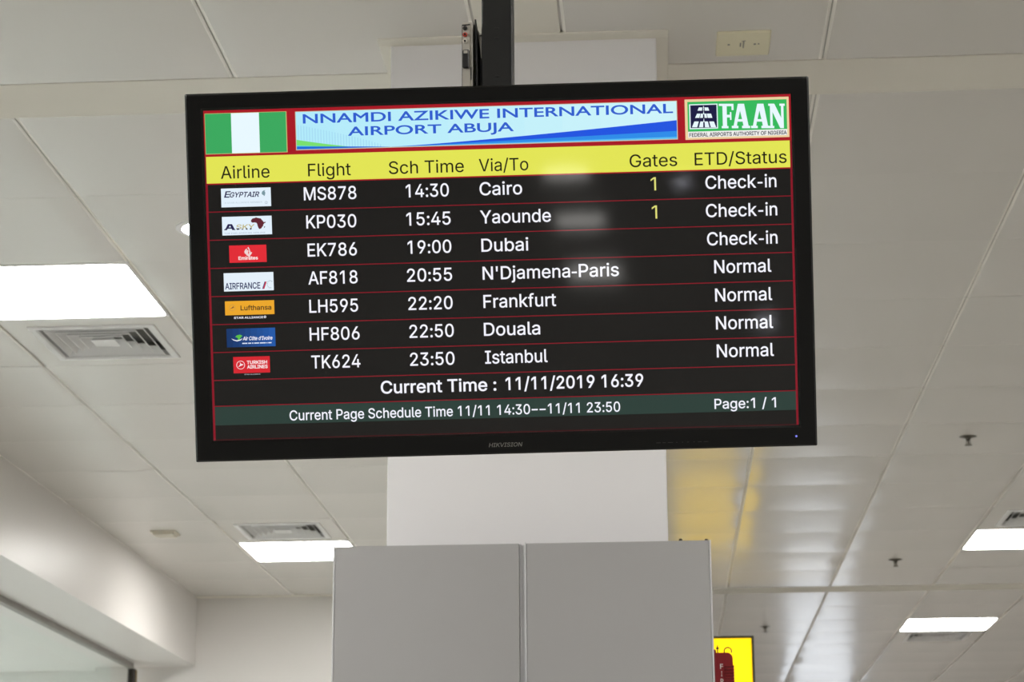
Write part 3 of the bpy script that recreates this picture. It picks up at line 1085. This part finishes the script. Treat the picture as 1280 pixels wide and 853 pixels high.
# bezel lettering, key marks and indicator
b = MB()
letters(b, 'HIKVISION', -26.9 * mm, 24.4 * mm, -275.6 * mm, 6.4 * mm, 0.0053, MARKD, offset=0.01, shear=0.2)
tag(b.build('brand_lettering', tv), 'dim grey maker lettering on the lower frame')
b = MB()
for x, wd in ((236, 7), (246, 5), (254, 8), (267, 2), (276, 2), (284, 3), (294, 2), (301, 6), (310, 7)):
    b.rect((x - 2) * mm, -276.6 * mm, (x - 2 + wd) * mm, -275.6 * mm, 0.0053, KEYM)
b.build('key_marks', tv)
b = MB()
b.lathe([(0.0016, 0.0035), (0.0016, 0.0056), (0.001, 0.006)], LED_LIT, (452.2 * mm, -271.5 * mm, 0), n=14)
tag(b.build('indicator_light', tv), 'tiny blue power light')

# ================================================================== POLE, BRACKET AND MEDIA BOX
pole = empty('ceiling_pole', (-0.2515, 3.548, 2.50), 'black square pole dropping from the ceiling behind the monitor', 'pole')
hw = 0.0265
b = MB()
b.box(-hw, hw, -0.027, 0.027, 0.0, H - 2.50 - 0.008, BLACKM, 0.002)
b.build('tube', pole)
b = MB()
b.box(-0.09, 0.09, -0.09, 0.09, H - 2.50 - 0.008, H - 2.50 - 0.002, BLACKM, 0.002)
for sx in (-1, 1):
    for sy in (-1, 1):
        b.lathe([(0.009, 0), (0.009, 0.006), (0.006, 0.007)], CHROME, (sx * 0.068, sy * 0.068, H - 2.50 - 0.0148), n=8)
b.build('ceiling_flange', pole)
for z_ in (0.607, 0.589, 0.519, 0.44, 0.36):
    b = MB()
    b.box(-0.0035, 0.0035, -0.0278, -0.026, z_ - 0.0016, z_ + 0.0016, BLACKPL, 0.0004)
    b.build('adjustment_slot', pole)
b = MB()                                   # plate behind the screen with two tilting rails
b.box(-0.06, 0.06, -0.046, -0.0275, 0.02, 0.26, BLACKM, 0.002)
for sx in (-1, 1):
    P = [(-0.046, 0.03), (-0.046, 0.25), (-0.228, 0.25), (-0.163, 0.03)]
    v = [(sx * 0.055 + e, y_, z_) for e in (-0.004, 0.004) for y_, z_ in P]
    b.add(v, [(0, 1, 2, 3), (4, 5, 6, 7)] + [(i, (i + 1) % 4, 4 + (i + 1) % 4, 4 + i) for i in range(4)], BLACKM)
b.build('tilt_bracket', pole)
b = MB()                                   # upright plate carrying the media box, with its pointed top
pr = [(0.0, 0.30), (0.0, 0.567), (0.006, 0.586), (-0.020, 0.630), (-0.034, 0.606), (-0.036, 0.30)]
v = []
for e in (-0.0015, 0.0015):
    for y_, z_ in pr:
        v.append((-hw - 0.005 + e - 0.10 * max(0, (z_ - 0.566)), y_ + 0.004, z_))
k = len(pr)
b.add(v, [tuple(range(k)), tuple(range(k, 2 * k))] + [(i, (i + 1) % k, k + (i + 1) % k, k + i) for i in range(k)], BLACKM)
b.box(-hw - 0.004, -hw + 0.004, -0.010, 0.02, 0.33, 0.56, BLACKM)
b.build('box_bracket', pole)
b = MB()
b.lathe([(0.0028, -0.002), (0.0028, 0.004), (0.0045, 0.004), (0.0045, 0.009)], CHROME, (-hw - 0.002, -0.022, 0.598), 'x', n=12)
b.build('bracket_screw', pole, smooth=True)

mbx = empty('media_box', (-0.3000, 3.535, 3.01), 'slim grey media box with coloured jacks strapped to the left of the pole', 'media player')
mbx.rotation_euler = (0, 0, math.radians(-10))
b = MB()
b.box(-0.0098, 0.0092, -0.015, 0.085, -0.135, 0.1105, GREYPL, 0.0012)
b.build('casing', mbx)
b = MB()
b.box(-0.0092, 0.0052, -0.0158, -0.0145, -0.03, 0.106, BLACKPL)
b.box(-0.0080, 0.0052, -0.0162, -0.0146, -0.03, 0.1035, GREYPL)
b.build('rear_panel', mbx)
for z_, mat, nm in ((0.0985, BLACKPL, 'black'), (0.0865, REDPL, 'red'), (0.0745, WHITEPL, 'white')):
    b = MB()
    b.lathe([(0.0040, -0.016), (0.0040, -0.0185), (0.0030, -0.0195), (0.0024, -0.0195), (0.0022, -0.0165)], mat, (-0.0032, 0, z_), 'y', n=18)
    b.lathe([(0.0014, -0.016), (0.0014, -0.0200)], BLACKPL, (-0.0032, 0, z_), 'y', n=12)
    tag(b.build('audio_jack', mbx, smooth=True), '%s round jack' % nm)
b = MB()
b.box(-0.0068, 0.0042, -0.0215, -0.0162, 0.0245, 0.0575, BLACKPL, 0.001)
b.box(-0.0046, 0.0022, -0.0222, -0.0212, 0.050, 0.0555, GREYPL, 0.0004)
b.build('video_plug', mbx)
b = MB()
b.box(0.0062, 0.0078, -0.0155, -0.0145, 0.003, 0.027, BLACKPL)
b.build('card_slot', mbx)
b = MB()
b.box(0.0090, 0.0094, 0.0, 0.03, 0.02, 0.045, YELLOWST)
b.build('sticker', mbx)

# ================================================================== CEILING FITTINGS
def rloop(hx_, hy_, r, z, k=6):
    return loop(-hx_, hx_, -hy_, hy_, z, r, k)


def make_panel(cell):
    (x0, x1), (y0, y1) = cell
    hx_, hy_ = (x1 - x0) / 2 - 0.004, (y1 - y0) / 2 - 0.003
    root = empty('ceiling_light', ((x0 + x1) / 2, (y0 + y1) / 2, H), '', 'ceiling light')
    b = MB()
    k = 6
    Ls = [rloop(hx_, hy_, 0.0006, 0.05, k), rloop(hx_, hy_, 0.0006, -0.0015, k), rloop(hx_ - 0.0095, hy_ - 0.0125, 0.022, -0.003, k),
          rloop(hx_ - 0.011, hy_ - 0.014, 0.022, 0.002, k)]
    q = len(Ls[0])
    b.add([p for l in Ls for p in l], [(i * q + j, i * q + (j + 1) % q, (i + 1) * q + (j + 1) % q, (i + 1) * q + j)
                                       for i in range(3) for j in range(q)], WHITEM)
    b.build('frame', root)
    b = MB()
    P = rloop(hx_ - 0.006, hy_ - 0.009, 0.02, 0.0005, k)
    b.add(P + [(p[0], p[1], 0.004) for p in P], [tuple(range(q)), tuple(range(q, 2 * q))] + [(i, (i + 1) % q, q + (i + 1) % q, q + i) for i in range(q)], PANEL_LIT)
    b.build('diffuser', root)
    return root


LIGHT_LABELS = {0: 'glowing square ceiling light nearest the viewer on the left, beside a large air vent',
                1: 'glowing square ceiling light on the left partly hidden by the grey cladding',
                2: 'glowing square ceiling light at the right edge of the photo, in front of a vent',
                3: 'small distant glowing ceiling light on the right with the vent behind it'}
protoL = None
for i, cell in enumerate(light_cells):
    if protoL is None:
        protoL = o = make_panel(cell)
    else:
        o = copy_tree(protoL)
        (x0, x1), (y0, y1) = cell
        o.location = ((x0 + x1) / 2, (y0 + y1) / 2, H)
        o.scale = ((x1 - x0 - 0.008) / (PX_L - 0.008), 1, 1)
    if i in LIGHT_LABELS:
        o['label'] = LIGHT_LABELS[i]
        o['group'] = 'square panel lights in view on the ceiling'
    else:
        o['label'] = 'square ceiling light outside the picture'
        o['group'] = 'square panel lights beyond the picture'

for y in (-17.6, -19.86, -22.3):
    o = copy_tree(protoL)
    o.location = (1.65, y, H - 0.009)
    o['label'] = 'square ceiling light outside the picture'
    o['group'] = 'square panel lights beyond the picture'

# unseen panels added to brighten the room behind the glass
ADJ_FILL_LIT = lamp_mat('adjoining_fill_lit', (248, 250, 255), PANEL_POWER * 1.9)
adj_mesh = None
for x, y in [(x_, y_) for x_ in (-4.95, -6.6) for y_ in (2.0, 5.5, 8.2, 10.6, 12.6)]:
    o = copy_tree(protoL)
    for ch in [q_ for q_ in bpy.data.objects if q_.parent == o and q_.name.startswith('diffuser')]:
        if adj_mesh is None:
            adj_mesh = ch.data.copy()
            adj_mesh.materials.clear()
            adj_mesh.materials.append(ADJ_FILL_LIT)
        ch.data = adj_mesh
    o.location = (x, y, ZB + 0.004)
    o['label'] = 'added unseen light panel that brightens the room behind the glass'
    o['group'] = 'added fill panels behind the glass'


def make_vent(loc):
    root = empty('air_vent', loc, '', 'air vent')
    h = 0.2175
    b = MB()
    Ls = [[(-VH, -VH, 0.03), (VH, -VH, 0.03), (VH, VH, 0.03), (-VH, VH, 0.03)], ]
    o_ = h
    i_ = 0.188

    def sq(s, z):
        return [(-s, -s, z), (s, -s, z), (s, s, z), (-s, s, z)]
    Ls = [sq(o_, 0.0), sq(o_ - 0.002, -0.005), sq(i_ + 0.006, -0.006), sq(i_, -0.001), sq(i_, 0.02)]
    b.add([p for l in Ls for p in l], [(i * 4 + j, i * 4 + (j + 1) % 4, (i + 1) * 4 + (j + 1) % 4, (i + 1) * 4 + j)
                                       for i in range(4) for j in range(4)], WHITEM)
    b.build('frame', root)
    b = MB()
    Ls = [sq(0.203, 0.004), sq(0.203, 0.055)]
    b.add(Ls[0] + Ls[1], [(4, 5, 6, 7)] + [(j, (j + 1) % 4, 4 + (j + 1) % 4, 4 + j) for j in range(4)], DUCT)
    b.build('duct_box', root)
    for s0 in (0.170, 0.138, 0.106, 0.074):
        b = MB()
        top = 0.026
        Ls = [sq(s0, -0.003), sq(s0 + 0.0028, -0.002), sq(s0 - 0.020, top), sq(s0 - 0.0228, top - 0.001), sq(s0, -0.003)]
        b.add([p for l in Ls[:4] for p in l], [(i * 4 + j, i * 4 + (j + 1) % 4, ((i + 1) % 4) * 4 + (j + 1) % 4, ((i + 1) % 4) * 4 + j)
                                               for i in range(4) for j in range(4)], WHITEM)
        b.build('louver', root)
    b = MB()
    b.add(sq(0.042, -0.003) + sq(0.016, 0.027), [(0, 1, 2, 3), (4, 5, 6, 7)] + [(j, (j + 1) % 4, 4 + (j + 1) % 4, 4 + j) for j in range(4)], WHITEM)
    b.build('core_plate', root)
    return root


VENT_LABELS = ['large square louvered air vent just behind the near left ceiling light',
               'white louvered air vent in front of the half hidden left ceiling light',
               'louvered air vent at the right edge of the photo by the larger right light',
               'distant louvered air vent beyond the small right ceiling light']
protoV = None
for (c, r), lb in zip(vent_cells, VENT_LABELS):
    loc = ((c[0] + c[1]) / 2, (r[0] + r[1]) / 2, H)
    if protoV is None:
        protoV = o = make_vent(loc)
    else:
        o = copy_tree(protoV)
        o.location = loc
    o['label'] = lb
    o['group'] = 'square air vents in the ceiling'


def make_sprinkler(loc):
    root = empty('sprinkler_head', loc, '', 'sprinkler')
    b = MB()
    b.lathe([(0.040, 0.0), (0.039, -0.003), (0.022, -0.007), (0.013, -0.010), (0.012, -0.012)], SPRK, n=28)
    b.build('escutcheon', root, smooth=True)
    b = MB()
    b.lathe([(0.009, -0.010), (0.008, -0.018), (0.0035, -0.022), (0.003, -0.036)], SPRK, n=14)
    for s in (-1, 1):
        b.box(s * 0.008 - 0.0012, s * 0.008 + 0.0012, -0.0015, 0.0015, -0.036, -0.012, SPRK)
    b.box(-0.009, 0.009, -0.0015, 0.0015, -0.038, -0.0355, SPRK)
    b.build('nozzle', root, smooth=True)
    b = MB()
    n = 24
    P = []
    for k in range(n):
        r = 0.0155 if k % 2 else 0.0125
        P.append((r * math.cos(2 * PI * k / n), r * math.sin(2 * PI * k / n)))
    b.prism(P, -0.0405, -0.038, SPRK)
    b.build('deflector', root)
    return root


protoS = None
for (x, y), lb in zip(((1.305, 9.09), (1.318, 12.22), (0.718, 14.88)),
                      ('sprinkler head nearest the viewer, right of the monitor',
                       'sprinkler head midway along the right ceiling, left of the larger right light',
                       'faint distant sprinkler head above the yellow sign')):
    if protoS is None:
        protoS = o = make_sprinkler((x, y, H))
    else:
        o = copy_tree(protoS)
        o.location = (x, y, H)
    o['label'] = lb
    o['group'] = 'sprinkler heads along the right ceiling'

# downlight beside the monitor, and its fellows behind the viewer
dl = empty('downlight', (-1.289, 6.066, H), 'small round glowing downlight half hidden by the left edge of the monitor', 'downlight')
b = MB()
b.lathe([(0.084, 0.0), (0.083, -0.004), (0.066, -0.007), (0.062, -0.003), (0.060, 0.02), (0.060, 0.025)], WHITEM, n=40)
b.build('trim_ring', dl, smooth=True)
b = MB()
b.lathe([(0.061, -0.0035), (0.060, -0.0060), (0.052, -0.0085), (0.030, -0.0105), (0.010, -0.011)], DOWN_LIT, n=36)
b.build('lens', dl, smooth=True)
for x, y in ((1.33, -2.19), (-1.289, -2.19), (1.33, -7.1), (-1.289, -7.1), (4.4, -2.19), (4.4, 6.066), (3.13, -21.67), (3.3, -15.6)):
    o = copy_tree(dl)
    o.location = (x, y, H - (0.006 if y < -12 else 0))
    o['label'] = 'small round downlight outside the picture'
    o['group'] = 'downlights beyond the picture'

# two unseen domed fill lamps, added to brighten the upper column
FILL_DOME_LIT = lamp_mat('fill_dome_lit', (255, 250, 244), FILL_DOME_POWER)
dm = None
for x, y in ((-1.29, 3.0), (0.72, 3.0)):
    if dm is None:
        dm = o = empty('fill_dome', (x, y, H), '', 'ceiling light')
        b = MB()
        b.lathe([(0.085, 0.0), (0.084, -0.006), (0.066, -0.009), (0.062, -0.004)], WHITEM, n=36)
        b.build('trim_ring', dm, smooth=True)
        b = MB()
        b.lathe([(0.062, -0.004), (0.060, -0.016), (0.052, -0.030), (0.038, -0.040), (0.020, -0.046), (0.006, -0.047)], FILL_DOME_LIT, n=32)
        b.build('dome', dm, smooth=True)
    else:
        o = copy_tree(dm)
        o.location = (x, y, H)
    o['label'] = 'added unseen dome lamp that brightens the column'
    o['group'] = 'added dome fill lamps'

# smoke detector box on the far left
sd = empty('smoke_detector', (-2.487, 10.98, H), 'small flat beige detector box on the ceiling near the left bulkhead', 'detector')
b = MB()
b.box(-0.065, 0.065, -0.065, 0.065, -0.012, 0.0, BEIGE, 0.004)
b.build('base', sd)
b = MB()
b.box(-0.055, 0.055, -0.055, 0.055, -0.022, -0.012, BEIGE, 0.006)
b.build('cover', sd)

# ivory plate beside the column head
ip = empty('ceiling_plate', (0.229, 4.795, H), 'ivory rectangular plate on the ceiling right of the column head', 'plate')
b = MB()
b.box(-0.062, 0.062, -0.07, 0.07, -0.007, 0.0, IVORY, 0.003)
b.build('cover_plate', ip)
b = MB()
for x0, x1, y0, y1 in ((-0.036, -0.031, -0.004, 0.002), (-0.004, 0.005, -0.022, -0.019), (-0.0012, 0.0018, -0.020, 0.02), (-0.008, -0.005, -0.01, 0.012),
                       (0.024, 0.029, -0.004, 0.004), (0.034, 0.037, -0.004, 0.002)):
    b.box(x0, x1, y0, y1, -0.0076, -0.0068, MARKG)
b.build('printed_marks', ip)

# ================================================================== YELLOW BACKLIT SIGN
SGX0, SGX1, SGY, SGZ0, SGZ1 = 0.105, 0.563, 13.10, 2.73, 3.3045
sg = empty('backlit_sign', ((SGX0 + SGX1) / 2, SGY, SGZ0), 'glowing yellow hanging sign with a black frame behind the grey cladding', 'sign')
hx_, sh = (SGX1 - SGX0) / 2, SGZ1 - SGZ0
b = MB()
b.box(-hx_, hx_, 0.0, 0.15, sh - 0.012, sh, SIGNBLK)
b.box(-hx_, hx_, 0.0, 0.15, 0, 0.012, SIGNBLK)
b.box(-hx_, -hx_ + 0.014, 0.0, 0.15, 0.012, sh - 0.012, SIGNBLK)
b.box(hx_ - 0.014, hx_, 0.0, 0.15, 0.012, sh - 0.012, SIGNBLK)
b.box(-hx_ + 0.014, hx_ - 0.014, 0.13, 0.15, 0.012, sh - 0.012, SIGNBLK)
b.build('frame', sg)
b = MB()
b.box(-hx_ + 0.014, hx_ - 0.014, 0.012, 0.02, 0.012, sh - 0.012, SIGN_LIT)
b.build('lit_face', sg)
for s in (-0.15, -0.03):
    b = MB()
    b.lathe([(0.008, sh), (0.008, H - SGZ0)], SIGNBLK, (s, 0.075, 0), n=12)
    b.lathe([(0.03, H - SGZ0 - 0.006), (0.03, H - SGZ0)], SIGNBLK, (s, 0.075, 0), n=18)
    b.build('hanging_rod', sg, smooth=True)
